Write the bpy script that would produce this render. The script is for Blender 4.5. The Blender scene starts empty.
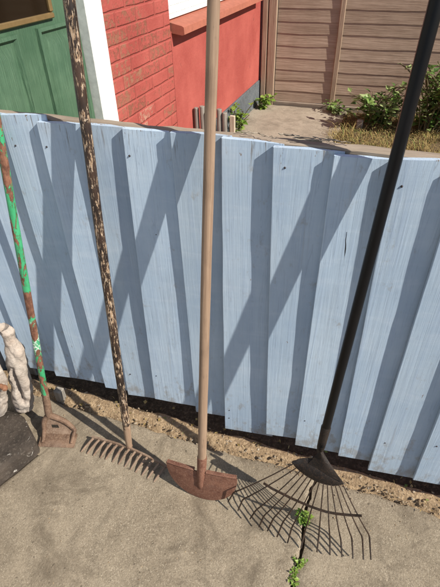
import bpy, math, random
from mathutils import Vector, Matrix, noise as mnoise

random.seed(11)
scene = bpy.context.scene
COL = scene.collection

# ------------------------------------------------------------------ camera
FPX = 463.0                      # focal length in pixels of the 440 x 587 picture
def _dir(u, v): return Vector((u - 220.0, v - 293.5, FPX)).normalized()
_down = _dir(235, 887)           # where the plumb lines meet
_x = -_dir(-1378, -28)           # where the fence rails meet
_x = (_x - _down * _x.dot(_down)).normalized()
_z = -_down
_y = _z.cross(_x)
CAMPOS = Vector((0, 0, 1.5))
def to_world(c): return Vector((_x.dot(c), _y.dot(c), _z.dot(c)))
cam_data = bpy.data.cameras.new('camera')
cam = bpy.data.objects.new('camera', cam_data); COL.objects.link(cam); scene.camera = cam
cam_data.sensor_fit = 'VERTICAL'; cam_data.sensor_height = 36; cam_data.lens = FPX / 587 * 36
cam_data.clip_start = 0.05; cam_data.clip_end = 600
_r, _u, _b = to_world(Vector((1, 0, 0))), to_world(Vector((0, -1, 0))), to_world(Vector((0, 0, -1)))
cam.matrix_world = Matrix(((_r.x, _u.x, _b.x, CAMPOS.x), (_r.y, _u.y, _b.y, CAMPOS.y), (_r.z, _u.z, _b.z, CAMPOS.z), (0, 0, 0, 1)))

def on_plane(u, v, p, n):
    """the point of a real plane that was measured at this place of the photograph"""
    d = to_world(_dir(u, v)); p = Vector(p); n = Vector(n)
    return CAMPOS + d * ((p - CAMPOS).dot(n) / d.dot(n))
def on_ground(u, v, z=0.0): return on_plane(u, v, (0, 0, z), (0, 0, 1))
def on_depth(u, v, y): return on_plane(u, v, (0, y, 0), (0, 1, 0))

# ------------------------------------------------------------------ light
SUN_FROM = Vector((4.9, -1.0, 4.05)).normalized()
world = bpy.data.worlds.new('World'); scene.world = world; world.use_nodes = True
wn = world.node_tree.nodes; bg = wn['Background']
sky = wn.new('ShaderNodeTexSky'); sky.sky_type = 'NISHITA'; sky.sun_disc = False
sky.sun_elevation = math.asin(SUN_FROM.z); sky.sun_rotation = math.atan2(SUN_FROM.x, SUN_FROM.y)
sky.air_density = 1.0; sky.dust_density = 0.6; sky.ozone_density = 4.0
world.node_tree.links.new(sky.outputs[0], bg.inputs[0]); bg.inputs[1].default_value = 0.072
sd = bpy.data.lights.new('sun', 'SUN'); sd.energy = 5.0; sd.angle = math.radians(0.5); sd.color = (1, 0.94, 0.83)
sun = bpy.data.objects.new('sun', sd); COL.objects.link(sun); sun.location = SUN_FROM * 20
sun.rotation_euler = (-SUN_FROM).to_track_quat('-Z', 'Y').to_euler()
vs = scene.view_settings
vs.view_transform = 'Standard'; vs.look = 'None'; vs.gamma = 1; vs.use_curve_mapping = False; vs.exposure = 0.45

# ------------------------------------------------------------------ node helpers
class G:
    def __init__(s, name):
        s.m = bpy.data.materials.new(name); s.m.use_nodes = True
        s.t = s.m.node_tree; s.n = s.t.nodes; s.b = s.n['Principled BSDF']
        s.tc = s.n.new('ShaderNodeTexCoord')
    def link(s, a, b): s.t.links.new(a, b)
    def put(s, sock, v):
        if isinstance(v, bpy.types.NodeSocket): s.link(v, sock)
        elif isinstance(v, (tuple, list)): sock.default_value = (*v, 1) if len(v) == 3 and sock.type == 'RGBA' else v
        else: sock.default_value = v
    def obj(s, scale=(1, 1, 1), loc=(0, 0, 0), warp=None):
        mp = s.n.new('ShaderNodeMapping'); s.link(s.tc.outputs['Object'], mp.inputs[0])
        mp.inputs['Scale'].default_value = scale; mp.inputs['Location'].default_value = loc
        return mp.outputs[0]
    def noise(s, vec, scale, detail=6, rough=0.6, dist=0.0):
        k = s.n.new('ShaderNodeTexNoise'); s.put(k.inputs['Vector'], vec)
        k.inputs['Scale'].default_value = scale; k.inputs['Detail'].default_value = detail
        k.inputs['Roughness'].default_value = rough; k.inputs['Distortion'].default_value = dist
        return k.outputs['Fac']
    def voro(s, vec, scale, feature='F1', out='Distance'):
        k = s.n.new('ShaderNodeTexVoronoi'); k.feature = feature; s.put(k.inputs['Vector'], vec); k.inputs['Scale'].default_value = scale
        return k.outputs[out]
    def island(s): return s.n.new('ShaderNodeNewGeometry').outputs['Random Per Island']
    def objrand(s): return s.n.new('ShaderNodeObjectInfo').outputs['Random']
    def math(s, op, a, b=0.0, clamp=False):
        k = s.n.new('ShaderNodeMath'); k.operation = op; k.use_clamp = clamp
        s.put(k.inputs[0], a); s.put(k.inputs[1], b); return k.outputs[0]
    def step(s, v, lo, hi):
        k = s.n.new('ShaderNodeMapRange'); s.put(k.inputs[0], v); k.inputs[1].default_value = lo; k.inputs[2].default_value = hi
        k.clamp = True; return k.outputs[0]
    def ramp(s, v, stops):
        k = s.n.new('ShaderNodeValToRGB'); s.put(k.inputs[0], v); e = k.color_ramp.elements
        while len(e) < len(stops): e.new(0.5)
        for el, (p, c) in zip(e, stops): el.position = p; el.color = (*c, 1)
        return k.outputs[0]
    def mix(s, f, a, b, mode='MIX'):
        k = s.n.new('ShaderNodeMix'); k.data_type = 'RGBA'; k.blend_type = mode
        s.put(k.inputs[0], f); s.put(k.inputs[6], a); s.put(k.inputs[7], b); return k.outputs[2]
    def sep(s, vec):
        k = s.n.new('ShaderNodeSeparateXYZ'); s.put(k.inputs[0], vec); return k.outputs
    def comb(s, x, y, z):
        k = s.n.new('ShaderNodeCombineXYZ'); s.put(k.inputs[0], x); s.put(k.inputs[1], y); s.put(k.inputs[2], z); return k.outputs[0]
    def white(s, vec):
        k = s.n.new('ShaderNodeTexWhiteNoise'); k.noise_dimensions = '3D'; s.put(k.inputs[0], vec); return k.outputs[0]
    def vadd(s, a, b):
        k = s.n.new('ShaderNodeVectorMath'); s.put(k.inputs[0], a); s.put(k.inputs[1], b); return k.outputs[0]
    def done(s, color, rough=0.8, height=None, dist=0.002, strength=1.0, metal=0.0, spec=0.3):
        s.put(s.b.inputs['Base Color'], color); s.put(s.b.inputs['Roughness'], rough); s.put(s.b.inputs['Metallic'], metal)
        s.b.inputs['Specular IOR Level'].default_value = spec
        if height is not None:
            k = s.n.new('ShaderNodeBump'); s.put(k.inputs['Height'], height)
            k.inputs['Distance'].default_value = dist; k.inputs['Strength'].default_value = strength
            s.link(k.outputs[0], s.b.inputs['Normal'])
        return s.m

def flat(name, c, rough=0.6, metal=0.0, spec=0.4):
    g = G(name); v = g.noise(g.obj(), 30, 5)
    return g.done(g.mix(g.step(v, 0.3, 0.7), [x * 0.85 for x in c], [min(1, x * 1.12) for x in c]), rough, v, 0.0008, metal=metal, spec=spec)

# ------------------------------------------------------------------ mesh helpers
class MB:
    def __init__(s): s.v = []; s.f = []
    def add(s, verts, faces):
        o = len(s.v); s.v += [tuple(p) for p in verts]; s.f += [tuple(i + o for i in f) for f in faces]
    def grid(s, rows, close=False, caps=False):
        n = len(rows[0]); o = len(s.v)
        for r in rows: s.v += [tuple(p) for p in r]
        m = n if close else n - 1
        for i in range(len(rows) - 1):
            for j in range(m):
                a = o + i * n + j; b = o + i * n + (j + 1) % n
                s.f.append((a, b, b + n, a + n))
        if caps:
            s.f.append(tuple(o + j for j in range(n))[::-1]); s.f.append(tuple(o + (len(rows) - 1) * n + j for j in range(n)))
    def box(s, lo, hi, bev=0.0):
        x0, y0, z0 = lo; x1, y1, z1 = hi; b = bev
        if not b:
            s.add([(x0,y0,z0),(x1,y0,z0),(x1,y1,z0),(x0,y1,z0),(x0,y0,z1),(x1,y0,z1),(x1,y1,z1),(x0,y1,z1)],
                  [(0,3,2,1),(4,5,6,7),(0,1,5,4),(1,2,6,5),(2,3,7,6),(3,0,4,7)]); return
        def ring(e, z): return [(x0+e+b,y0+e,z),(x1-e-b,y0+e,z),(x1-e,y0+e+b,z),(x1-e,y1-e-b,z),(x1-e-b,y1-e,z),(x0+e+b,y1-e,z),(x0+e,y1-e-b,z),(x0+e,y0+e+b,z)]
        s.grid([ring(b, z0), ring(0, z0 + b), ring(0, z1 - b), ring(b, z1)], close=True, caps=True)
    def tube(s, pts, rad, seg=10, caps=True, flat=None):
        pts = [Vector(p) for p in pts]; n = len(pts)
        rad = rad if isinstance(rad, (list, tuple)) else [rad] * n
        t = (pts[1] - pts[0]).normalized(); a = t.orthogonal().normalized()
        if flat: a = (Vector(flat) - t * t.dot(Vector(flat))).normalized()
        rows = []
        for i in range(n):
            t = ((pts[min(i+1, n-1)] - pts[i]).normalized() + (pts[i] - pts[max(i-1, 0)]).normalized()).normalized()
            a = (a - t * a.dot(t)).normalized(); b = t.cross(a)
            rows.append([pts[i] + (a * math.cos(2*math.pi*k/seg) + b * math.sin(2*math.pi*k/seg)) * rad[i] for k in range(seg)])
        s.grid(rows, close=True, caps=caps)
    def ball(s, c, r, u=8, w=6):
        c = Vector(c); r = Vector(r) if not isinstance(r, (int, float)) else Vector((r, r, r))
        s.grid([[c + Vector((r.x*math.sin(math.pi*i/w)*math.cos(2*math.pi*j/u), r.y*math.sin(math.pi*i/w)*math.sin(2*math.pi*j/u), -r.z*math.cos(math.pi*i/w))) for j in range(u)] for i in ([0.02] + list(range(1, w)) + [w-0.02])], close=True, caps=True)
    def plate(s, outline, n, th):
        """outline (world points, roughly flat), thickened along n"""
        n = Vector(n).normalized() * th; k = len(outline); P = [Vector(p) for p in outline]
        s.grid([P, [p + n for p in P]], close=True, caps=True)
    def build(s, name, m, parent=None, origin=None, smooth=True, auto=35):
        org = Vector(origin) if origin is not None else (Vector(parent['_o']) if parent is not None and '_o' in parent else Vector((0, 0, 0)))
        me = bpy.data.meshes.new(name); me.from_pydata([tuple(Vector(p) - org) for p in s.v], [], s.f); me.validate()
        me.materials.append(m)
        o = bpy.data.objects.new(name, me); COL.objects.link(o)
        if smooth:
            me.shade_smooth(); me.set_sharp_from_angle(angle=math.radians(auto))
        o['_o'] = tuple(org)
        if parent is not None:
            o.parent = parent; o.location = org - Vector(parent['_o'])
        else: o.location = org
        return o

def thing(name, label, cat, loc, group=None):
    o = bpy.data.objects.new(name, None); COL.objects.link(o); o.location = loc; o['_o'] = tuple(loc)
    o.empty_display_size = 0.05
    return tag(o, label, cat, group)
def tag(o, label=None, cat=None, group=None, kind=None):
    for k, v in (('label', label), ('category', cat), ('group', group), ('kind', kind)):
        if v: o[k] = v
    return o
def fbm(x, y=0.0, z=0.0, oct=4): return mnoise.fractal(Vector((x, y, z)), 1.0, 2.0, oct)

def stick(name, m, p0, p1, r0, r1, parent, seg=20, bow=0.0, wob=0.0, dome=True):
    """a round pole whose own z axis runs along it, so that grain and flaking follow the pole"""
    p0 = Vector(p0); p1 = Vector(p1); L = (p1 - p0).length; k = 26; rows = []
    for i in range(k + 1):
        t = i / k; r = r0 + (r1 - r0) * t
        rows.append([(bow*math.sin(math.pi*t) + (r + wob*fbm(math.cos(a)*1.3, math.sin(a)*1.3, t*9)) * math.cos(a), (r + wob*fbm(math.cos(a)*1.3, math.sin(a)*1.3, t*9)) * math.sin(a), L * t)
                     for a in [2*math.pi*j/seg for j in range(seg)]])
    if dome: rows.append([(x*0.6, y*0.6, L + r1*0.5) for x, y, _ in rows[-1]])
    mb = MB(); mb.grid(rows, close=True, caps=True)
    me = bpy.data.meshes.new(name); me.from_pydata(mb.v, [], mb.f); me.materials.append(m); me.shade_smooth(); me.set_sharp_from_angle(angle=math.radians(50))
    o = bpy.data.objects.new(name, me); COL.objects.link(o)
    o.rotation_euler = (p1 - p0).to_track_quat('Z', 'Y').to_euler()
    o.parent = parent; o.location = p0 - Vector(parent['_o']); o['_o'] = tuple(p0)
    return o

# ------------------------------------------------------------------ materials
def m_paint_boards():
    g = G('blue_painted_wood'); r = g.objrand()
    off = g.comb(g.math('MULTIPLY', r, 37.0), g.math('MULTIPLY', r, 11.0), g.math('MULTIPLY', r, 53.0))
    fine = g.noise(g.vadd(g.obj((190, 190, 5)), off), 1, 6, 0.65, 0.4)
    grain = g.noise(g.vadd(g.obj((55, 55, 1.6)), off), 1, 5, 0.6, 1.6)
    saw = g.noise(g.vadd(g.obj((14, 14, 260)), off), 1, 3, 0.5)
    blot = g.noise(g.vadd(g.obj((4, 4, 2.2)), off), 1.6, 5, 0.6)
    c = g.mix(g.step(blot, 0.3, 0.7), (0.36, 0.468, 0.60), (0.47, 0.575, 0.69))
    c = g.mix(g.math('MULTIPLY', g.step(grain, 0.5, 0.68), 0.38), c, (0.34, 0.44, 0.60))
    c = g.mix(g.math('MULTIPLY', g.step(fine, 0.58, 0.75), 0.12), c, (0.70, 0.76, 0.83))
    brush = g.noise(g.vadd(g.obj((7, 7, 34)), off), 1, 5, 0.65, 0.8)
    c = g.mix(g.math('MULTIPLY', g.step(brush, 0.5, 0.72), 0.22), c, (0.62, 0.69, 0.78))
    v = g.math('ADD', 0.9, g.math('MULTIPLY', r, 0.2))
    c = g.mix(1.0, c, g.comb(v, v, v), 'MULTIPLY')
    # worn and dirty marks, denser at the sawn ends
    z = g.sep(g.obj())[2]
    end = g.math('MAXIMUM', g.step(z, 1.085, 1.15), g.step(z, 0.24, 0.1))
    chip = g.noise(g.vadd(g.obj((60, 60, 22)), off), 1, 5, 0.7)
    worn = g.step(g.math('ADD', chip, g.math('MULTIPLY', end, 0.1)), 0.71, 0.735)
    c = g.mix(worn, c, (0.23, 0.19, 0.16))
    dirt = g.noise(g.vadd(g.obj((9, 9, 5)), off), 1, 6, 0.65)
    c = g.mix(g.math('MULTIPLY', g.step(dirt, 0.55, 0.78), g.math('ADD', 0.18, g.math('MULTIPLY', end, 0.4))), c, (0.26, 0.25, 0.24))
    knotty = g.noise(g.vadd(g.obj((34, 34, 1.1)), off), 1, 4, 0.55, 2.6)
    c = g.mix(g.math('MULTIPLY', g.step(g.math('ABSOLUTE', g.math('SUBTRACT', knotty, 0.5)), 0.014, 0.004), 0.3), c, (0.25, 0.31, 0.41))
    topcr = g.noise(g.vadd(g.obj((150, 150, 9)), off), 1, 4, 0.6)
    c = g.mix(g.math('MULTIPLY', g.step(topcr, 0.6, 0.68), g.math('MULTIPLY', g.step(z, 1.06, 1.12), 0.75)), c, (0.16, 0.14, 0.125))
    splash = g.noise(g.vadd(g.obj((26, 26, 17)), off), 1, 7, 0.72)
    c = g.mix(g.math('MULTIPLY', g.step(g.math('ADD', splash, g.math('MULTIPLY', g.step(z, 0.34, 0.1), 0.16)), 0.6, 0.74), 0.55), c, (0.27, 0.235, 0.19))
    run = g.noise(g.vadd(g.obj((75, 75, 2.2)), off), 1, 3, 0.5)
    c = g.mix(g.math('MULTIPLY', g.math('MULTIPLY', g.step(run, 0.64, 0.72), g.step(blot, 0.45, 0.6)), 0.35), c, (0.24, 0.235, 0.24))
    h = g.math('ADD', g.math('MULTIPLY', fine, 0.5), g.math('ADD', g.math('MULTIPLY', grain, 0.9), g.math('MULTIPLY', saw, 0.12)))
    return g.done(c, 0.7, h, 0.0012, 0.75, spec=0.22)

def m_concrete(name, a, b, dark, seed=0.0):
    g = G(name); p = g.obj(loc=(seed, seed * 2, 0))
    big = g.noise(p, 2.3, 6, 0.6); mid = g.noise(p, 14, 6, 0.65); fine = g.noise(p, 120, 5, 0.7); grit = g.voro(p, 210); grit2 = g.voro(p, 420, out='Color')
    c = g.mix(g.step(big, 0.35, 0.68), a, b)
    c = g.mix(g.math('MULTIPLY', g.step(mid, 0.5, 0.72), 0.55), c, dark)
    c = g.mix(g.math('MULTIPLY', g.step(fine, 0.4, 0.72), 0.35), c, [min(1, x * 1.45) for x in b])
    c = g.mix(g.math('MULTIPLY', g.step(g.sep(grit2)[0], 0.72, 0.9), 0.3), c, [x * 0.45 for x in dark])
    c = g.mix(g.math('MULTIPLY', g.step(g.sep(grit2)[1], 0.86, 0.95), 0.4), c, (0.52, 0.45, 0.35))
    c = g.mix(g.math('MULTIPLY', g.step(g.noise(p, 5.5, 8, 0.74, 0.9), 0.49, 0.66), 0.7), c, dark)
    c = g.mix(g.math('MULTIPLY', g.step(g.noise(p, 1.4, 6, 0.7, 1.2), 0.51, 0.63), 0.5), c, [x * 1.25 for x in dark])
    c = g.mix(g.math('MULTIPLY', g.step(g.noise(p, 9, 8, 0.75, 0.4), 0.58, 0.66), 0.35), c, [min(1, x * 1.2) for x in b])
    pit = g.step(g.noise(p, 60, 3, 0.5), 0.66, 0.74)
    c = g.mix(g.math('MULTIPLY', pit, 0.6), c, [x * 0.4 for x in dark])
    h = g.math('ADD', g.math('MULTIPLY', fine, 1.0), g.math('ADD', g.math('MULTIPLY', grit, 0.4), g.math('SUBTRACT', g.math('MULTIPLY', mid, 1.1), g.math('MULTIPLY', pit, 0.5))))
    return g.done(c, 0.92, h, 0.0018, 0.75, spec=0.15)

def m_soil(name, a, b, dark):
    g = G(name); p = g.obj()
    n1 = g.noise(p, 22, 7, 0.7); n2 = g.noise(p, 90, 6, 0.7); v = g.voro(p, 130)
    c = g.mix(g.step(n1, 0.35, 0.66), dark, a); c = g.mix(g.step(n2, 0.48, 0.7), c, b)
    return g.done(c, 0.95, g.math('ADD', g.math('ADD', n1, n2), g.math('MULTIPLY', v, 0.5)), 0.004, 1.0, spec=0.1)

def m_rust(name, a, b, dark, scale=1.0, rough=0.75, metal=0.15):
    g = G(name); p = g.obj()
    n1 = g.noise(p, 26 * scale, 7, 0.7); n2 = g.noise(p, 180 * scale, 5, 0.7); n3 = g.noise(p, 8 * scale, 5, 0.6)
    c = g.mix(g.step(n1, 0.36, 0.64), a, b); c = g.mix(g.math('MULTIPLY', g.step(n2, 0.5, 0.68), 0.6), c, dark)
    c = g.mix(g.math('MULTIPLY', g.step(n3, 0.52, 0.7), 0.55), c, [x * 0.8 + 0.06 for x in a])
    return g.done(c, rough, g.math('ADD', n1, n2), 0.0015, 1.0, metal=metal, spec=0.3)

def m_handle(name, kind):
    g = G(name)
    long_ = g.noise(g.obj((160, 160, 6)), 1, 5, 0.65, 0.4); mott = g.noise(g.obj((10, 10, 5)), 1.5, 6, 0.6)
    if kind == 'ash':
        c = g.mix(g.step(long_, 0.35, 0.68), (0.235, 0.155, 0.105), (0.335, 0.235, 0.162))
        c = g.mix(g.math('MULTIPLY', g.step(mott, 0.5, 0.68), 0.6), c, (0.17, 0.112, 0.078))
        c = g.mix(g.math('MULTIPLY', g.step(g.noise(g.obj((90, 90, 30)), 1, 6, 0.7), 0.6, 0.7), 0.5), c, (0.13, 0.09, 0.065))
        return g.done(c, 0.6, long_, 0.0009, spec=0.3)
    if kind == 'flaked':
        flake = g.noise(g.obj((170, 170, 34)), 1, 6, 0.7, 0.5); fl2 = g.noise(g.obj((330, 330, 90)), 1, 4, 0.65)
        z = g.sep(g.obj())[2]
        wear = g.math('ADD', g.step(z, 0.24, 0.0), g.math('MULTIPLY', g.step(g.noise(g.obj((6, 6, 7)), 1, 5, 0.7), 0.42, 0.62), 1.3))
        k = g.step(g.math('ADD', g.math('ADD', flake, g.math('MULTIPLY', fl2, 0.25)), g.math('MULTIPLY', wear, 0.075)), 0.68, 0.73)
        wood = g.mix(g.step(long_, 0.35, 0.65), (0.20, 0.12, 0.07), (0.44, 0.31, 0.20))
        wood = g.mix(g.step(fl2, 0.5, 0.7), wood, (0.55, 0.46, 0.36))
        paint = g.mix(g.step(mott, 0.4, 0.65), (0.018, 0.012, 0.010), (0.058, 0.033, 0.023))
        c = g.mix(k, paint, wood)
        return g.done(c, g.math('ADD', 0.42, g.math('MULTIPLY', k, 0.4)), g.math('SUBTRACT', g.math('MULTIPLY', long_, 0.3), k), 0.0012, spec=0.45)
    if kind == 'black':
        s = g.step(g.noise(g.obj((60, 60, 14)), 1, 6, 0.7), 0.66, 0.7)
        c = g.mix(s, (0.006, 0.006, 0.007), (0.10, 0.085, 0.07))
        c = g.mix(g.math('MULTIPLY', g.step(mott, 0.5, 0.8), 0.35), c, (0.018, 0.015, 0.014))
        return g.done(c, g.math('ADD', 0.22, g.math('MULTIPLY', mott, 0.2)), g.math('ADD', long_, mott), 0.0003, spec=0.22)
    # green paint flaking off a rusty tube
    patch = g.noise(g.obj((26, 26, 10)), 1, 7, 0.7, 0.8)
    z = g.sep(g.obj())[2]
    bare = g.step(g.math('ABSOLUTE', g.math('SUBTRACT', z, 0.50)), 0.055, 0.035)
    low = g.step(z, 0.10, 0.0)
    k = g.step(g.math('SUBTRACT', patch, g.math('MULTIPLY', g.math('ADD', bare, low), 0.2)), 0.475, 0.487)
    rn = g.noise(g.obj((70, 70, 40)), 1, 6, 0.7)
    rust = g.mix(g.step(rn, 0.4, 0.64), (0.10, 0.042, 0.026), (0.25, 0.115, 0.07))
    green = g.mix(g.step(mott, 0.35, 0.7), (0.035, 0.27, 0.11), (0.075, 0.41, 0.20))
    green = g.mix(g.math('MULTIPLY', g.step(g.noise(g.obj((120, 120, 50)), 1, 6, 0.7), 0.5, 0.66), 0.6), green, (0.04, 0.15, 0.075))
    sc = g.step(g.math('ABSOLUTE', g.math('SUBTRACT', z, 0.37)), 0.075, 0.05)
    green = g.mix(g.math('MULTIPLY', sc, g.step(g.noise(g.obj((150, 150, 120)), 1, 3), 0.46, 0.54)), green, (0.55, 0.62, 0.55))
    c = g.mix(k, rust, green)
    return g.done(c, g.math('SUBTRACT', 0.75, g.math('MULTIPLY', k, 0.3)), g.math('ADD', g.math('MULTIPLY', k, 0.8), rn), 0.001, spec=0.4)

def m_brick(render_only=False):
    g = G('red_masonry_paint_smooth' if render_only else 'red_painted_brick'); P = g.obj(); xyz = g.sep(P)
    wob = g.noise(P, 9, 4, 0.6); fine = g.noise(P, 75, 6, 0.7); big = g.noise(P, 3.0, 5, 0.6)
    red = g.mix(g.step(big, 0.35, 0.65), (0.31, 0.062, 0.05), (0.41, 0.098, 0.078))
    red = g.mix(g.math('MULTIPLY', g.step(fine, 0.52, 0.7), 0.3), red, (0.52, 0.17, 0.135))
    if render_only:
        drip = g.noise(g.obj((1, 34, 9)), 1, 5, 0.7)
        red = g.mix(g.step(drip, 0.68, 0.72), red, (0.08, 0.045, 0.04))
        red = g.mix(g.math('MULTIPLY', g.step(g.noise(g.obj((1, 6, 1.2)), 1, 5), 0.5, 0.75), 0.35), red, (0.33, 0.07, 0.06))
        return g.done(red, 0.75, g.math('ADD', fine, g.math('MULTIPLY', wob, 1.5)), 0.003, spec=0.25)
    bw, bh = 0.225, 0.075
    v = g.math('DIVIDE', xyz[2], bh); row = g.math('FLOOR', v)
    u = g.math('ADD', g.math('DIVIDE', xyz[1], bw), g.math('MULTIPLY', g.math('MODULO', row, 2.0), 0.5)); colm = g.math('FLOOR', u)
    fu = g.math('SUBTRACT', u, colm); fv = g.math('SUBTRACT', v, row)
    eu = g.math('MULTIPLY', g.math('MINIMUM', fu, g.math('SUBTRACT', 1.0, fu)), bw); ev = g.math('MULTIPLY', g.math('MINIMUM', fv, g.math('SUBTRACT', 1.0, fv)), bh)
    e = g.math('ADD', g.math('MINIMUM', eu, ev), g.math('MULTIPLY', g.math('SUBTRACT', wob, 0.5), 0.012))
    brick = g.step(e, 0.003, 0.0085)
    rnd = g.white(g.comb(row, colm, 3.0)); rnd2 = g.white(g.comb(colm, row, 8.0))
    peel = g.step(g.math('ADD', g.math('ADD', g.noise(P, 30, 6, 0.7), g.math('MULTIPLY', g.noise(P, 6, 3), 0.35)), g.math('MULTIPLY', rnd, 0.16)), 0.77, 0.90)
    peel = g.math('MULTIPLY', peel, brick)
    under = g.mix(rnd2, (0.19, 0.085, 0.05), (0.30, 0.175, 0.105))
    under = g.mix(g.step(rnd2, 0.86, 0.9), under, (0.46, 0.28, 0.20))
    c = g.mix(g.math('MULTIPLY', g.math('SUBTRACT', 1.0, brick), 0.10), red, (0.3, 0.06, 0.045))
    c = g.mix(g.math('MULTIPLY', peel, 0.8), c, under)
    h = g.math('ADD', g.math('MULTIPLY', brick, 0.75), g.math('ADD', g.math('MULTIPLY', fine, 0.5), g.math('MULTIPLY', peel, -0.25)))
    return g.done(c, 0.72, h, 0.0065, 1.0, spec=0.25)

def m_wood(name, a, b, dark, axis=0, rough=0.8):
    g = G(name); sc = [38, 38, 38]; sc[axis] = 1.8; s2 = [150, 150, 150]; s2[axis] = 6
    r = g.objrand(); off = g.comb(g.math('MULTIPLY', r, 31.0), g.math('MULTIPLY', r, 17.0), g.math('MULTIPLY', r, 43.0))
    n1 = g.noise(g.vadd(g.obj(sc), off), 1, 6, 0.6, 1.2); n2 = g.noise(g.vadd(g.obj(s2), off), 1, 5, 0.65); n3 = g.noise(g.obj((3, 3, 3)), 1.2, 5)
    c = g.mix(g.step(n1, 0.35, 0.66), a, b); c = g.mix(g.math('MULTIPLY', g.step(n2, 0.52, 0.7), 0.6), c, dark)
    c = g.mix(g.math('MULTIPLY', g.step(n3, 0.45, 0.7), 0.35), c, dark)
    isl = g.math('ADD', 0.82, g.math('MULTIPLY', g.island(), 0.36)); c = g.mix(1.0, c, g.comb(isl, isl, isl), 'MULTIPLY')
    return g.done(c, rough, g.math('ADD', n1, g.math('MULTIPLY', n2, 0.6)), 0.003, spec=0.2)

def m_leaf(name, a, b, c3, rough=0.45):
    g = G(name); c = g.ramp(g.island(), [(0.0, a), (0.55, b), (1.0, c3)])
    c = g.mix(g.math('MULTIPLY', g.noise(g.obj(), 160, 3), 0.3), c, a)
    m = g.done(c, rough, g.noise(g.obj(), 90, 3), 0.001, spec=0.4)
    g.b.inputs['Transmission Weight'].default_value = 0.0
    tr = g.n.new('ShaderNodeBsdfTranslucent'); g.put(tr.inputs[0], c); mx = g.n.new('ShaderNodeMixShader'); mx.inputs[0].default_value = 0.3
    out = g.n['Material Output']; g.link(g.b.outputs[0], mx.inputs[1]); g.link(tr.outputs[0], mx.inputs[2]); g.link(mx.outputs[0], out.inputs[0])
    return m

def m_scatter(name, stops, rough=0.9):
    g = G(name); n = g.noise(g.obj(), 140, 5, 0.7); c = g.ramp(g.island(), stops)
    c = g.mix(g.math('MULTIPLY', g.step(n, 0.45, 0.7), 0.4), c, [x * 0.5 for x in stops[0][1]])
    return g.done(c, rough, n, 0.001, spec=0.15)

def m_door():
    g = G('green_door_paint'); a = g.noise(g.obj((30, 90, 2.4)), 1, 5, 0.6, 1.5); b = g.noise(g.obj((20, 160, 9)), 1, 5, 0.6); n = g.noise(g.obj(), 4, 5)
    c = g.mix(g.step(n, 0.35, 0.68), (0.048, 0.105, 0.06), (0.088, 0.158, 0.095))
    c = g.mix(g.math('MULTIPLY', g.step(a, 0.48, 0.7), 0.5), c, (0.04, 0.09, 0.05))
    c = g.mix(g.math('MULTIPLY', g.step(b, 0.55, 0.72), 0.4), c, (0.17, 0.27, 0.17))
    return g.done(c, 0.5, g.math('ADD', a, b), 0.004, spec=0.35)

def m_step_stone():
    g = G('dark_flaked_step_paint'); p = g.obj(); n = g.noise(p, 10, 6, 0.65); f = g.noise(p, 85, 5, 0.7); s = g.noise(g.obj((70, 30, 40)), 1, 7, 0.75, 0.8)
    c = g.mix(g.step(n, 0.35, 0.65), (0.035, 0.029, 0.025), (0.085, 0.068, 0.056))
    c = g.mix(g.step(s, 0.63, 0.67), c, (0.5, 0.47, 0.43)); c = g.mix(g.math('MULTIPLY', g.step(f, 0.55, 0.7), 0.5), c, (0.19, 0.16, 0.13))
    return g.done(c, 0.9, g.math('ADD', n, f), 0.006, spec=0.12)

def m_pale():
    g = G('pale_weathered_stone'); p = g.obj(); n = g.noise(p, 18, 6, 0.65, 0.6); f = g.noise(p, 120, 5, 0.7); b = g.noise(p, 6, 4)
    c = g.mix(g.step(n, 0.3, 0.66), (0.32, 0.265, 0.225), (0.52, 0.46, 0.405)); c = g.mix(g.math('MULTIPLY', g.step(b, 0.5, 0.7), 0.5), c, (0.48, 0.37, 0.30))
    c = g.mix(g.step(n, 0.70, 0.76), c, (0.1, 0.08, 0.07)); c = g.mix(g.math('MULTIPLY', g.step(f, 0.52, 0.7), 0.45), c, (0.20, 0.17, 0.15))
    return g.done(c, 0.9, g.math('ADD', n, f), 0.0035, spec=0.15)

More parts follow.
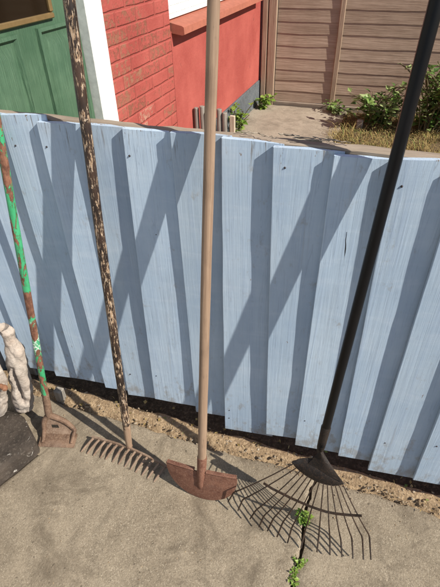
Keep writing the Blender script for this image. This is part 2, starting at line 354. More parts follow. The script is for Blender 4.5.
M = dict(
    board=m_paint_boards(),
    path=m_concrete('old_concrete', (0.205, 0.166, 0.12), (0.31, 0.257, 0.19), (0.10, 0.079, 0.057)),
    gpath=m_concrete('garden_concrete', (0.27, 0.225, 0.175), (0.39, 0.335, 0.265), (0.18, 0.15, 0.115), 4.0),
    strip=m_soil('sandy_rubble', (0.37, 0.265, 0.16), (0.49, 0.365, 0.235), (0.19, 0.13, 0.08)),
    soil=m_soil('shade_dark_soil', (0.085, 0.062, 0.042), (0.15, 0.11, 0.075), (0.04, 0.03, 0.02)),
    gsoil=m_soil('garden_soil', (0.14, 0.10, 0.055), (0.27, 0.20, 0.11), (0.07, 0.05, 0.03)),
    rust_red=m_rust('red_rust_blade', (0.145, 0.062, 0.042), (0.245, 0.12, 0.08), (0.33, 0.195, 0.14)),
    rust_brown=m_rust('brown_rust_iron', (0.105, 0.062, 0.042), (0.23, 0.145, 0.098), (0.33, 0.235, 0.165)),
    rust_dust=m_rust('dusty_rust_iron', (0.16, 0.10, 0.068), (0.285, 0.20, 0.145), (0.36, 0.28, 0.21)),
    rust_dark=m_rust('dark_rusty_steel', (0.012, 0.010, 0.010), (0.030, 0.023, 0.019), (0.075, 0.045, 0.03), rough=0.55, metal=0.2),
    tine=m_rust('tine_steel', (0.02, 0.015, 0.012), (0.055, 0.034, 0.024), (0.12, 0.07, 0.045), rough=0.5, metal=0.3),
    ash=m_handle('bare_ash_wood', 'ash'), flaked=m_handle('flaked_dark_varnish', 'flaked'), black=m_handle('black_coated_tube', 'black'), green=m_handle('flaking_green_paint', 'green'),
    brick=m_brick(), red=m_brick(True),
    rail=m_wood('grey_weathered_wood', (0.22, 0.175, 0.135), (0.35, 0.29, 0.23), (0.11, 0.09, 0.07), 0),
    lap=m_wood('brown_fence_wood', (0.36, 0.262, 0.192), (0.49, 0.375, 0.285), (0.22, 0.155, 0.11), 0),
    lapv=m_wood('brown_fence_post_wood', (0.31, 0.215, 0.15), (0.42, 0.31, 0.225), (0.18, 0.12, 0.08), 2),
    greywood=m_wood('grey_stake_wood', (0.18, 0.165, 0.145), (0.32, 0.29, 0.25), (0.08, 0.07, 0.06), 2),
    palewood=m_wood('pale_stake_wood', (0.45, 0.38, 0.28), (0.6, 0.52, 0.4), (0.3, 0.24, 0.17), 2),
    door=m_door(), white=flat('white_frame_paint', (0.76, 0.75, 0.72), 0.4), brass=flat('brown_brass_frame', (0.30, 0.20, 0.09), 0.35, 0.5),
    render=m_concrete('grey_render', (0.30, 0.31, 0.32), (0.36, 0.37, 0.38), (0.24, 0.245, 0.25), 7.0),
    plinth=m_concrete('grey_plinth_paint', (0.085, 0.10, 0.115), (0.125, 0.14, 0.155), (0.06, 0.065, 0.07), 2.0),
    sill=flat('terracotta_sill_paint', (0.37, 0.125, 0.08), 0.7),
    step=m_step_stone(), pale=m_pale(), nail=flat('dark_nail_iron', (0.05, 0.04, 0.04), 0.5, 0.5), gap=flat('dark_gap', (0.012, 0.01, 0.01), 0.9),
    ivy=m_leaf('weed_leaf', (0.07, 0.15, 0.03), (0.20, 0.31, 0.07), (0.48, 0.54, 0.26)),
    sprig=m_leaf('bright_weed_leaf', (0.11, 0.21, 0.03), (0.22, 0.34, 0.05), (0.36, 0.46, 0.11)),
    stem=flat('plant_stem', (0.12, 0.10, 0.05), 0.8),
    straw=m_scatter('dry_grass', [(0.0, (0.22, 0.155, 0.06)), (0.5, (0.38, 0.28, 0.11)), (0.72, (0.50, 0.39, 0.18)), (0.76, (0.13, 0.10, 0.05)), (0.86, (0.22, 0.15, 0.07)), (0.88, (0.13, 0.19, 0.05)), (1.0, (0.22, 0.28, 0.08))]),
    stones=m_scatter('rubble_stones', [(0.0, (0.12, 0.085, 0.055)), (0.45, (0.28, 0.20, 0.125)), (0.8, (0.40, 0.31, 0.205)), (1.0, (0.42, 0.39, 0.34))]),
    twig=m_scatter('dead_twig', [(0.0, (0.16, 0.13, 0.10)), (0.6, (0.30, 0.25, 0.20)), (1.0, (0.45, 0.38, 0.30))]),
)
g = G('door_glass'); M['glass'] = g.done((0.014, 0.009, 0.005), 0.06, spec=0.5)
g = G('window_glass'); M['wglass'] = g.done((0.03, 0.035, 0.04), 0.05, spec=0.6)
g = G('brown_lump'); M['rustlump'] = m_rust('brown_clay', (0.20, 0.09, 0.05), (0.33, 0.16, 0.09), (0.12, 0.06, 0.04))

# ------------------------------------------------------------------ the ground
FY = 0.9785                      # the fence line
FACADE = -1.40                   # the house fronts stand along x = FACADE
mb = MB(); mb.grid([[(x, y, -0.07) for x in (-150, -20, 0, 20, 150)] for y in (-150, -20, 0, 20, 150)])
tag(mb.build('ground', M['gsoil']), kind='structure')

def joint_x(y):                  # the cracked joint that crosses the path
    a, b = on_ground(291, 587), on_ground(309, 505)
    return a.x + (b.x - a.x) * (y - a.y) / (b.y - a.y) + 0.016 * fbm(y * 7.0, 3.1) + 0.006 * fbm(y * 40, 1.1)
def strip_y(x): return 0.925 + 0.014 * fbm(x * 4.0, 7.7) + 0.008 * fbm(x * 22.0, 2.2)
def left_x(y):
    a, b = on_ground(0, 486), on_ground(52, 444)
    return a.x + (b.x - a.x) * (y - a.y) / (b.y - a.y) + 0.004 * fbm(y * 12, 9.3)
def slab(name, x_of, nx, ny, dense):
    rows = []
    for j in range(ny + 1):
        t = j / ny; row = []
        yy = -3.0 + 3.9 * t ** dense
        for i in range(nx + 1):
            s = i / nx; x0, x1 = x_of(yy); x = x0 + (x1 - x0) * s
            y = -3.0 + (strip_y(x) + 3.0) * t ** dense
            e = min(s, 1 - s) * nx
            z = 0.006 * fbm(x * 1.7, y * 1.7, 1.0) + 0.0022 * fbm(x * 16, y * 16, 5.0)
            if e < 0.5: z -= 0.006
            if j == ny: z -= 0.008
            row.append((x, y, z))
        rows.append(row)
    top = rows
    mb = MB(); mb.grid(top)
    mb.grid([[(x, y, -0.06) for x, y, z in top[-1]], top[-1]][::-1])
    mb.grid([[(r[0][0], r[0][1], -0.06) for r in top], [r[0] for r in top]][::-1]); mb.grid([[r[-1] for r in top], [(r[-1][0], r[-1][1], -0.06) for r in top]][::-1])
    return tag(mb.build(name, M['path'], auto=60), kind='structure')
slab('path', lambda y: (left_x(y) if y > 0.25 else left_x(0.25), joint_x(max(y, 0.2)) - 0.004 - 0.005 * abs(fbm(y * 30, 4)) - .0015 * fbm(y * 110, 2)), 120, 150, 0.5)
slab('path', lambda y: (joint_x(max(y, 0.2)) + 0.004 + 0.005 * abs(fbm(y * 30, 8)) + .0015 * fbm(y * 110, 6), 3.2), 160, 150, 0.5)
rows = []
for j in range(16):
    y = .69 + .225 * j / 15; row = []
    for i in range(21):
        x = -1.392 + (left_x(min(y, .92)) + .003 + 1.392) * i / 20
        row.append((x, y if j < 15 else strip_y(x), 0.006 * fbm(x * 1.7, y * 1.7, 1.0) + 0.0022 * fbm(x * 16, y * 16, 5.0) - .0012 - (.008 if j == 15 else 0)))
    rows.append(row)
mb = MB(); mb.grid(rows); tag(mb.build('path', M['path'], auto=60), kind='structure')
mb = MB(); mb.grid([[(-1.395, y, -0.018), (3.2, y, -0.018)] for y in (-3.0, 1.2)]); tag(mb.build('soil_bed', M['soil']), kind='structure')  # soil filling the joints; its dark tone also paints shade under the boards

# rough sandy strip along the foot of the fence
rows = []
for j in range(29):
    y = 0.885 + 0.0115 * j; row = []
    for i in range(401):
        x = -1.39 + 3.9 * i / 400
        t = min(1, max(0, (y - strip_y(x)) / 0.03)); back = min(1, max(0, (y - 0.992 - 0.012 * fbm(x * 6, 3)) / 0.03))
        row.append((x, y, -0.022 + t * (0.017 + 0.006 * fbm(x * 9, y * 9, 2) + 0.003 * fbm(x * 40, y * 40, 3)) + 0.010 * t - 0.045 * back))
    rows.append(row)
mb = MB(); mb.grid(rows); tag(mb.build('rubble_strip', M['strip'], auto=80), kind='structure')
mb = MB()
for k in range(1400):
    x = random.uniform(-1.3, 1.6); y = random.uniform(0.915, 0.995) if random.random() < 0.9 else random.uniform(0.80, 0.93)
    r = random.choice((0.0015, 0.0018, 0.0022, 0.0028, 0.0035, 0.006)) * random.uniform(0.7, 1.2)
    if y < 0.925: r = min(r, 0.0028)
    z = 0.004 + 0.006 * fbm(x * 9, y * 9, 2) if y > strip_y(x) + 0.01 else 0.001
    q = Matrix.Rotation(random.uniform(0, 6.3), 3, 'Z') @ Matrix.Rotation(random.uniform(-.6, .6), 3, 'X')
    mb2 = MB(); mb2.ball((0, 0, 0), (r * random.uniform(.8, 1.6), r * random.uniform(.7, 1.1), r * random.uniform(.5, .9)), 6, 4)
    mb.add([q @ (Vector(p) * random.uniform(.85, 1.12)) + Vector((x, y, z)) for p in mb2.v], mb2.f)
for k in range(420):
    x = random.uniform(-.85, 1.0); y = random.uniform(.2, .9); r = random.choice((.0008, .001, .0013, .002)); mb2 = MB(); mb2.ball((0, 0, 0), (r * random.uniform(.8, 1.8), r, r * .6), 6, 4); q = Matrix.Rotation(random.uniform(0, 6.3), 3, 'Z')
    z = 0.006 * fbm(x * 1.7, y * 1.7, 1.0) + 0.0022 * fbm(x * 16, y * 16, 5.0)
    mb.add([q @ Vector(p) + Vector((x, y, z)) for p in mb2.v], mb2.f)
tag(mb.build('gravel', M['stones'], auto=25), kind='stuff')

mb = MB(); rnd = random.Random(21)      # dead leaf and straw litter along the foot of the fence
for k in range(170):
    x = rnd.uniform(-1.2, 1.2); y = rnd.triangular(.90, 1.06, 1.0); L = rnd.uniform(.005, .02); w = L * rnd.choice((.08, .12, .3, .45)); a = rnd.uniform(0, 6.3); d = Vector((math.cos(a), math.sin(a), rnd.uniform(-.15, .25))); q = Vector((-d.y, d.x, rnd.uniform(-.3, .3)))
    p = Vector((x, y, .012 if y < .99 else .002)); mb.add([p - d * L / 2, p + q * w + Vector((0, 0, L * .15)), p + d * L / 2, p - q * w + Vector((0, 0, L * .1))], [(0, 1, 2, 3)])
tag(mb.build('leaf_litter', M['straw'], smooth=False), kind='stuff')

# garden of the house next door
mb = MB(); rows = []
for j in range(60):
    y = 1.18 + 4.1 * j / 59
    rows.append([(x, y, -0.012 + 0.012 * fbm(x * 3, y * 3, 6)) for x in [-0.62 + 0.06 * i for i in range(64)]])
mb.grid(rows); tag(mb.build('garden_soil', M['gsoil']), kind='structure')
mb = MB()
def gp_edge(y): return -0.44 + 0.03 * fbm(y * 2.2, 1.3) + 0.012 * fbm(y * 9, 5)
rows = [[(FACADE + 0.01 + (gp_edge(1.14 + 3.98 * j / 60) - FACADE) * i / 24, 1.14 + 3.98 * j / 60, 0.006 + 0.006 * fbm(i * .2, j * .12, 3)) for i in range(25)] for j in range(61)]
mb.grid(rows); mb.grid([[r[-1] for r in rows], [(r[-1][0] + .01, r[-1][1], -0.05) for r in rows]][::-1])
tag(mb.build('garden_path', M['gpath']), kind='structure')

# ------------------------------------------------------------------ the blue fence
fence = thing('picket_fence', 'low fence of overlapping vertical boards painted pale blue', 'fence', (-0.35, FY, 0))
B = [(-1.31, -1.31, .12), (-1.19, -1.185, .125), (-1.065, -1.06, .121), (-.945, -.957, .139), (-.834, -.832, .134), (-.70, -.735, .131), (-.590, -.620, .150), (-.466, -.458, .140),
     (-.343, -.348, .094), (-.224, -.197, .126), (-.094, -.094, .110), (.028, .051, .116), (.150, .153, .086), (.272, .291, .101), (.40, .41, .09), (.525, .53, .10), (.65, .645, .095),
     (.77, .775, .11), (.90, .90, .10), (1.02, 1.03, .1), (1.15, 1.15, .09), (1.275, 1.27, .1), (1.40, 1.40, .1), (1.525, 1.52, .1), (1.65, 1.65, .1)]
tops = [1.143, 1.141, 1.142, 1.146, 1.135, 1.139, 1.139, 1.143, 1.139, 1.134, 1.129, 1.138, 1.134]
nails = []
for i in range(len(B) - 1):
    xt0, xb0, zb = B[i]; xt1, xb1, _ = B[i + 1]; zt = tops[i] if i < len(tops) else 1.137 + random.uniform(-.004, .004)
    rnd = random.Random(i * 7 + 3); bow = rnd.uniform(-.004, .003); ph = rnd.uniform(0, 3); cup = rnd.uniform(-.0012, .0006)
    rows = []; nz = 36; tilt = rnd.uniform(-.006, .006)
    for k in range(nz + 1):
        t = k / nz
        xl = xb0 + (xt0 - xb0) * t + .0012 * fbm(t * 5, i * 3.1); xr = xb1 + (xt1 - xb1) * t + 0.020
        z = zb + (zt - zb) * t; w = xr - xl
        yl = FY - 0.0235 + bow * math.sin(math.pi * t + ph * .2) + 0.0012 * fbm(t * 4, i * 1.7); yr = FY - 0.0055 + 0.5 * bow * math.sin(math.pi * t)
        sec = [(xl + .0001, yl + .0030)] + [(xl + .0006, yl + .0007), (xl + .0020, yl)]
        for q in (0.15, 0.3, 0.5, 0.7, 0.85): sec.append((xl + w * q, yl + (yr - yl) * q + cup * math.sin(math.pi * q)))
        sec += [(xr, yr), (xr, yr + .004), (xl + w * .5, FY + .001), (xl + .0002, yl + .0135)]
        if k in (0, nz): sec = [(x, y + (.001 if y < FY - .006 else 0)) for x, y in sec]
        tz = tilt if k > nz // 2 else -tilt * .7
        rows.append([(x, y, z + (tz * ((x - xl) / w - .5) * abs(2 * t - 1) ** 6) + (.0012 * fbm(x * 60, i) if k in (0, nz) else 0)) for x, y in sec])
    mb = MB(); mb.grid(rows, close=True, caps=True); mb.build('board', M['board'], fence, origin=None, auto=14)
    for zz in (1.09, 0.27):
        if rnd.random() < 0.5:
            t = (zz - zb) / (zt - zb); xl = xb0 + (xt0 - xb0) * t; nails.append((xl + rnd.uniform(.012, .03), zz + rnd.uniform(-.03, .025)))
nails += [(-.33, .20), (-.331, .157), (-.535, .86), (-.545, .62)]
for x, z in nails:
    if -1.25 < x < 1.0:
        # head sits on the sloping board face below it
        for i in range(len(B) - 1):
            t = (z - B[i][2]) / (1.138 - B[i][2]); xl = B[i][1] + (B[i][0] - B[i][1]) * t; xr = B[i+1][1] + (B[i+1][0] - B[i+1][1]) * t
            if xl <= x < xr: y = FY - .0235 + .018 * (x - xl) / (xr - xl + .02); break
        mb = MB(); mb.ball((x, y, z), (.0028, .003, .0028), 8, 6); mb.build('nail', M['nail'], fence)
# split running down the board behind the black handle
t0 = on_depth(347, 231, FY - .014); t1 = on_depth(341, 287, FY - .014)
mb = MB(); L = []; Rr = []
for k in range(15):
    t = k / 14; p = t0.lerp(t1, t); wv = .0022 * math.sin(math.pi * t) * (0.5 + abs(fbm(t * 9, 4))); dx = .003 * fbm(t * 5, 2)
    yy = FY - .0235 + .018 * ((p.x + .094) / .15) - .0008
    L.append((p.x + dx - wv, yy, p.z)); Rr.append((p.x + dx + wv + .0004, yy, p.z))
mb.grid([L, Rr, [(x, y + .002, z) for x, y, z in Rr]]); mb.build('split', M['gap'], fence)
mb = MB()
rows = []
for k in range(90):
    x = -1.39 + 3.0 * k / 89; w = .0025 * fbm(x * 9, 1); h = .003 * fbm(x * 14, 8)
    rows.append([(x, FY + .0025, 1.055), (x, FY + .0025, 1.134 + h), (x, FY + .006, 1.137 + h), (x, FY + .028 + w, 1.139 + h * 1.8), (x, FY + .033 + w, 1.132), (x, FY + .032 + w, 1.055)])
mb.grid(rows, close=True, caps=True); mb.build('top_rail', M['rail'], fence)
mb = MB(); mb.box((-1.39, FY + .003, .28), (1.6, FY + .045, .35), .003); mb.build('bottom_rail', M['rail'], fence)
for x in (-1.32, .62, 1.5):
    mb = MB(); mb.box((x, FY + .047, -.06), (x + .075, FY + .122, 1.12), .004); mb.build('post', M['greywood'], fence)

# dead vine stems lying on the top rail
root = thing('dead_vine', 'tangle of dead brown vine stems lying on the fence top rail', 'dead vine', (-.17, FY + .03, 1.14))
for k in range(12):
    x = random.uniform(-.31, -.08); mb = MB(); a = random.uniform(-.35, .35); L = random.uniform(.025, .07); pts = []
    for q in range(7):
        t = q / 6 - .5; pts.append((x + L * t, FY + .017 + L * t * a * .6 + .008 * fbm(t * 4, k) + .004 * (k % 5 - 2), 1.144 + .005 * abs(fbm(t * 3, k * 1.7)) + .002 * (k % 3)))
    mb.tube(pts, random.uniform(.0008, .0019), 6); mb.build('twig', M['twig'], root)

# ------------------------------------------------------------------ the house front, in line with the fence end
house = thing('terraced_house', 'terraced house front of red painted brick with green door', 'house', (FACADE, 2.6, 0))
X = FACADE
def wall(y0, y1, z0, z1, m, name='wall', x=X, th=.25):
    mb = MB(); mb.box((x - th, y0, z0), (x, y1, z1)); return mb.build(name, m, house, origin=(0, 0, 0), smooth=False)
DY0, DY1, FR = 1.18, 2.095, 0.145
wall(-3.0, 1.04, -.06, 5.2, M['render'])
wall(2.24, 3.008, .002, 5.2, M['brick'])
wall(3.012, 5.6, .246, 1.013, M['red']); wall(4.95, 5.6, 1.0135, 2.35, M['red']); wall(3.012, 5.6, 2.35, 5.2, M['red']); wall(1.04, 2.24, 2.28, 5.2, M['brick'])
mb = MB(); mb.box((X - .25, 3.012, -.05), (X + .012, 5.6, .243), .004); mb.build('plinth', M['plinth'], house)
# corner crack with loose filler edge
mb = MB(); mb.box((X - .1, 3.003, 0), (X - .003, 3.0135, 5.1)); mb.build('crack', M['gap'], house, smooth=False)
# door frame
fr = MB(); fr.box((X - .12, 1.045, 0), (X + .012, DY0, 2.27), .004); fr.box((X - .12, DY1, 0), (X + .014, 2.236, 2.27), .004); fr.box((X - .12, DY0, 2.13), (X + .010, DY1, 2.268), .004)
fr.build('door_frame', M['white'], house)
# door: slab, raised panels, glass
DX = X - .035
def raised(mb, y0, y1, z0, z1):
    def ring(e, d): return [(DX + d, y0 + e, z0 + e), (DX + d, y1 - e, z0 + e), (DX + d, y1 - e, z1 - e), (DX + d, y0 + e, z1 - e)]
    mb.grid([ring(-.022, -.002), ring(-.019, .014), ring(-.006, .017), ring(.004, .002), ring(.016, .0015), ring(.050, .017)], close=True)
    mb.f.append(tuple(range(len(mb.v) - 4, len(mb.v))))
dm = MB(); dm.box((DX - .045, DY0 + .004, .10), (DX, DY1 - .004, 2.125), .002)
for y0, y1 in ((1.38, 1.635), (1.80, 2.035)):
    raised(dm, y0, y1, .30, 1.185)
door = dm.build('door', M['door'], house, origin=(DX, 1.6, .1), auto=30)
gm = MB(); gm.box((DX + .001, 1.24, 1.25), (DX + .006, 1.885, 1.96)); gm.build('glass', M['glass'], door, smooth=False)
gf = MB()
for lo, hi in (((DX + .001, 1.22, 1.228), (DX + .018, 1.905, 1.250)), ((DX + .001, 1.22, 1.962), (DX + .018, 1.905, 1.984)), ((DX + .001, 1.22, 1.251), (DX + .0175, 1.241, 1.961)), ((DX + .001, 1.884, 1.251), (DX + .0175, 1.905, 1.961))): gf.box(lo, hi, .004)
gf.build('glazing_bead', M['brass'], door)
st = MB(); st.box((X - .1, 1.05, -.05), (X + .06, 2.235, .097), .006); st.build('threshold', M['plinth'], house)
# window with its sill
sl = MB()
sl.grid([[(X - .05, y, 1.072), (X + .075, y, 1.045), (X + .088, y, 1.038), (X + .09, y, .998), (X + .075, y, .993), (X + .003, y, 1.004), (X - .05, y, 1.004)] for y in [3.02 + 1.93 * i / 20 for i in range(21)]], close=True, caps=True)
sl.build('window_sill', M['sill'], house)
wf = MB(); wx = X - .045
for k, (d, h0, h1) in enumerate(((.030, 1.075, 1.10), (.020, 1.101, 1.14), (.008, 1.141, 1.175))): wf.box((wx - .06, 3.02 , h0), (wx + d, 4.945, h1), .003)
for y in (3.02, 3.62, 4.27, 4.875): wf.box((wx - .06, y, 1.176), (wx + .006, y + .07, 2.28), .003)
wf.box((wx - .06, 3.02, 2.281), (wx + .008, 4.945, 2.345), .003)
win = wf.build('window', M['white'], house)
pn = MB(); pn.box((wx - .04, 3.03, 1.176), (wx - .03, 4.94, 2.28)); pn.build('pane', M['wglass'], win, smooth=False)

# ------------------------------------------------------------------ the brown fence at the far side of the garden
BY = 5.18
back = thing('panel_fence', 'tall brown fence of horizontal overlapping boards beyond the garden', 'fence', (0, BY, 0))
def panel(x0, x1):
    mb = MB(); z = .045; rnd = random.Random(int(x0 * 100))
    while z < 1.78:
        h = rnd.uniform(.095, .115); rows = []
        for i in range(25):
            x = x0 + (x1 - x0) * i / 24; w = .006 * fbm(x * 2.5, z * 5) + .003 * fbm(x * 11, z * 9)
            rows.append([(x, BY - .0125, z + w), (x, BY - .007, z + h + .02), (x, BY + .001, z + h + .02), (x, BY - .008, z + w * .8)])
        mb.grid(rows, close=True, caps=True); z += h
    return mb.build('panel', M['lap'], back, origin=(x0, BY, 0), auto=30)
xs = [-1.22, -.605, .02, .62, 1.25, 1.87, 2.5, 3.1]
for a, b in ((-1.225, 1.83), (1.92, 3.6)): panel(a, b)
for a, b in ((-1.375, -1.322), (-1.312, -1.232), (1.835, 1.915)):
    mb = MB(); mb.box((a, BY - .045, -.05), (b, BY + .03, 1.85), .004); mb.build('post', M['lapv'], back)
for a in (-.625, .60, 1.25, 2.6):
    mb = MB(); mb.box((a, BY - .029, .045), (a + .045, BY - .006, 1.78), .003); mb.build('batten', M['lapv'], back)
mb = MB(); mb.box((-1.23, BY - .035, -.05), (3.6, BY + .02, .042), .004); mb.build('gravel_board', M['rail'], back)

# ------------------------------------------------------------------ plants
def leaf(mb, p, d, up, L, w):
    d = Vector(d).normalized(); s = d.cross(Vector(up)).normalized(); n = s.cross(d)
    p = Vector(p); mb.add([p, p + d*L*.4 + s*w + n*w*.35, p + d*L - n*L*.12, p + d*L*.4 - s*w + n*w*.35, p + d*L*.45], [(0, 4, 1), (1, 4, 2), (2, 4, 3), (3, 4, 0)])
def plant(name, label, cat, loc, h, spread, nstem, lsize, m, seed, group=None, droop=.25, dens=17):
    rnd = random.Random(seed); loc = Vector(loc); t = thing(name, label, cat, loc, group); fm = MB(); sm = MB()
    for k in range(nstem):
        a = rnd.uniform(0, 6.28); hh = h * rnd.uniform(.45, 1.05); sp = spread * rnd.uniform(.25, 1.0); base = loc + Vector((rnd.uniform(-.25, .25) * spread, rnd.uniform(-.2, .2) * spread, 0))
        pts = [base + Vector((math.cos(a) * sp * q**1.4, math.sin(a) * sp * .8 * q**1.4, hh * (q - droop * q**3))) for q in [i / 7 for i in range(8)]]
        pts = [p + Vector((.03*h*fbm(i, k), .03*h*fbm(k, i), 0)) for i, p in enumerate(pts)]
        sm.tube(pts, [.006*h + .0012 for _ in pts], 5)
        for j in range(int(dens * hh / h)):
            q = rnd.uniform(.08, 1) * 6.999; i = int(q); p = pts[i].lerp(pts[i+1], q - i); b = rnd.uniform(0, 6.28); el = rnd.uniform(-.3, .8)
            s = lsize * rnd.choice((.5, .7, .85, 1.0, 1.0, 1.35)) * rnd.uniform(.85, 1.15)
            d = Vector((math.cos(b), math.sin(b), el)); leaf(fm, p + d * lsize * .3, d, (rnd.uniform(-.4, .4), rnd.uniform(-.4, .4), 1), s, s * .36)
    fm.build('foliage', m, t, smooth=False); sm.build('stem', M['stem'], t); return t
P = on_ground
W = 'weeds growing along the brown fence'
plant('leafy_weed', 'broad green leafy weed against the brown fence left of black handle', 'weed', (-.10, 4.72, 0), .46, .40, 30, .07, M['ivy'], 1, W)
plant('leafy_weed', 'tall green leafy weed against the brown fence right of black handle', 'weed', (.36, 4.75, 0), .80, .45, 40, .07, M['ivy'], 2, W)
plant('leafy_weed', 'green leafy weed at the right edge before brown fence', 'weed', (.85, 4.85, 0), .75, .42, 34, .07, M['ivy'], 3, W)
plant('leafy_weed', 'low green leafy weed at the foot of brown fence batten', 'weed', (-.52, 5.02, 0), .12, .16, 9, .05, M['ivy'], 4, W)
plant('wall_weed', 'upright yellow-green weed sprouting at the grey plinth of the red wall', 'weed', (-1.33, 4.15, 0), .34, .14, 11, .055, M['sprig'], 5, None, .15, 16)
plant('wall_weed', 'small yellow-green weed in the corner of red wall and brown fence', 'weed', (-1.30, 4.98, 0), .16, .12, 9, .05, M['sprig'], 6, None, .15, 16)
a = P(311, 522); plant('path_weed', 'bright green weed in the path joint under leaf rake tines', 'weed', (joint_x(a.y), a.y, -.01), .045, .022, 9, .017, M['sprig'], 7, None, .3, 12)
a = P(297, 562); plant('path_weed', 'bright green weed in the path joint below the leaf rake', 'weed', (joint_x(a.y), a.y, -.01), .026, .018, 8, .012, M['sprig'], 8, None, .3, 9)
a = P(295, 571); plant('path_weed', 'tiny bright green weed in the path joint between two larger weeds', 'weed', (joint_x(a.y), a.y, -.01), .018, .014, 6, .009, M['sprig'], 12, None, .3, 7)
a = P(293, 580); plant('path_weed', 'lowest bright green weed in the path joint at bottom edge', 'weed', (joint_x(a.y), a.y, -.01), .022, .016, 7, .011, M['sprig'], 9, None, .3, 8)
# dry grass over the bed
mb = MB(); rnd = random.Random(5)
for k in range(15000):
    x = rnd.uniform(-.5, 1.9); y = rnd.uniform(3.2, 5.1)
    if x < gp_edge(y) - .03 + .10 * fbm(x * 5, y * 5) or fbm(x * 2.2, y * 2.2, 4) < -.42: continue
    a = rnd.uniform(0, 6.28); L = rnd.uniform(.04, .13) * (1.5 if fbm(x * 4, y * 4, 9) > .15 else .8); lean = rnd.uniform(.5, 1.6); w = rnd.uniform(.0012, .003); d = Vector((math.cos(a), math.sin(a), 0)); s = Vector((-d.y, d.x, 0)) * w; p = Vector((x, y, -.008))
    q = p + d * L * .35 * lean + Vector((0, 0, L * .4)); r = p + d * L * .8 * lean + Vector((0, 0, L * rnd.uniform(.1, .5)))
    mb.add([p - s, p + s, q + s * .8, q - s * .8, r], [(0, 1, 2, 3), (3, 2, 4)])
tag(mb.build('dry_grass', M['straw'], smooth=False), kind='stuff')

# little grey palings by the red wall, and a pale stake next to them
edge = thing('log_edging', 'short row of grey weathered palings standing by the red wall', 'garden edging', (-1.25, 3.3, 0))
for k, x in enumerate((-1.372, -1.325, -1.280, -1.236, -1.190, -1.148)):
    mb = MB(); h = .475 + .02 * math.sin(k * 2.3); mb.tube([(x, 3.3 + .004 * (k % 2), 0), (x + .002, 3.3, h * .5), (x, 3.3, h - .004), (x, 3.3, h)], [.021, .020, .0195, .016], 10); mb.build('paling', M['greywood'], edge)
mb = MB(); mb.box((-1.108, 3.29, -.02), (-1.068, 3.312, .44), .003); tag(mb.build('stake', M['palewood'], origin=(-1.09, 3.3, 0)), 'pale bare wooden stake beside the grey palings', 'stake')
a = P(360, 129); mb = MB(); mb.box((a.x - .04, a.y - .03, -.03), (a.x + .02, a.y + .03, .085), .008); tag(mb.build('marker_post', M['rail'], origin=(a.x, a.y, 0)), 'short weathered stub of post standing in dry grass at the garden path edge', 'post')

# ------------------------------------------------------------------ garden rake
top = on_depth(86.5, 126, FY - .0375); base = Vector((-.668, .812, .028)); up = (top - base).normalized()
rk = thing('garden_rake', 'old toothed garden rake with flaking dark wooden handle', 'rake', (-.668, .80, 0))
stick('handle', M['flaked'], base + up * .10, base + up * 1.72, .0132, .0132, rk, 18, .003, .0012)
mb = MB(); s0 = base - up * .006
mb.tube([s0, base + up * .02, base + up * .07, base + up * .115], [.010, .0118, .0128, .0141], 14); mb.build('socket', M['ash'], rk)
bl, br = Vector((-.822, .806, .023)), Vector((-.505, .785, .022)); bar = (br - bl)
mb = MB(); rows = []
for q in range(31):
    c = bl.lerp(br, q / 30) + Vector((0, .010 * math.sin(math.pi * q / 30), .006 * math.sin(math.pi * q / 30)))
    rows.append([c + Vector((0, -.0035, -.0055)), c + Vector((0, .0035, -.0055)), c + Vector((0, .0035, .0055)), c + Vector((0, -.0035, .0055))])
mb.grid(rows, close=True, caps=True); mb.build('crossbar', M['rust_dust'], rk)
for q in range(13):
    t = (q + .25) / 12.5; c = bl.lerp(br, t) + Vector((0, .010 * math.sin(math.pi * t) - .002, .006 * math.sin(math.pi * t) - .001))
    j = random.uniform(-.003, .003); mb = MB()
    mb.tube([c, c + Vector((j * .3 - .007, -.018, -.006)), c + Vector((j * .7 - .014, -.037, -.0125 - .003 * math.sin(math.pi * t))), c + Vector((j - .020, -.055, -.019 - .006 * math.sin(math.pi * t)))], [.0050, .0047, .0042, .0030], 8); mb.build('tooth', M['rust_dust'], rk)
mb = MB(); mb.tube([s0 + Vector((0, .004, .012)), bl.lerp(br, .5) + Vector((0, .008, .006))], [.012, .010], 10); mb.build('neck', M['rust_brown'], rk)

# ------------------------------------------------------------------ half-moon lawn edger
top = on_depth(210.5, 136, FY - .037); base = on_ground(201, 497, .002); up = (top - base).normalized()
ed = thing('lawn_edger', 'half-moon lawn edger with rusty red blade and bare wooden handle', 'edging iron', (base.x, base.y, 0))
stick('handle', M['ash'], base + up * .135, base + up * 1.62, .0136, .0128, ed, 20, .002, .0006)
side = Vector((1, 0, 0)); side = (on_plane(237, 479, base, up.cross(Vector((1, 0, 0)))) - on_plane(166, 462, base, up.cross(Vector((1, 0, 0))))).normalized()
nrm = side.cross(up).normalized()                     # towards the viewer
pl = lambda u, v: on_plane(u, v, base, nrm)
mb = MB(); mb.tube([base + up * .045 - nrm * .0 , base + up * .075 + nrm * .006, base + up * .115 + nrm * .003, base + up * .150, base + up * .190], [.0085, .011, .0140, .0154, .0156], 16); mb.build('socket', M['rust_red'], ed)
tl, tr, bt = pl(166, 462), pl(237, 479), base
c0 = (tl + tr) / 2; half = (tr - tl).length / 2; sd_ = (tr - tl).normalized(); dn = -(up - sd_ * up.dot(sd_)).normalized(); dep = (bt - c0).dot(dn)
N = 32; outl = []
for k in range(N + 1):
    a = math.pi * (1 - k / N); outl.append(c0 + sd_ * half * math.cos(a) * (1 - .03 * math.sin(a)) + dn * dep * math.sin(a) ** .82 * (1 + .012 * fbm(k * .4, 2)))
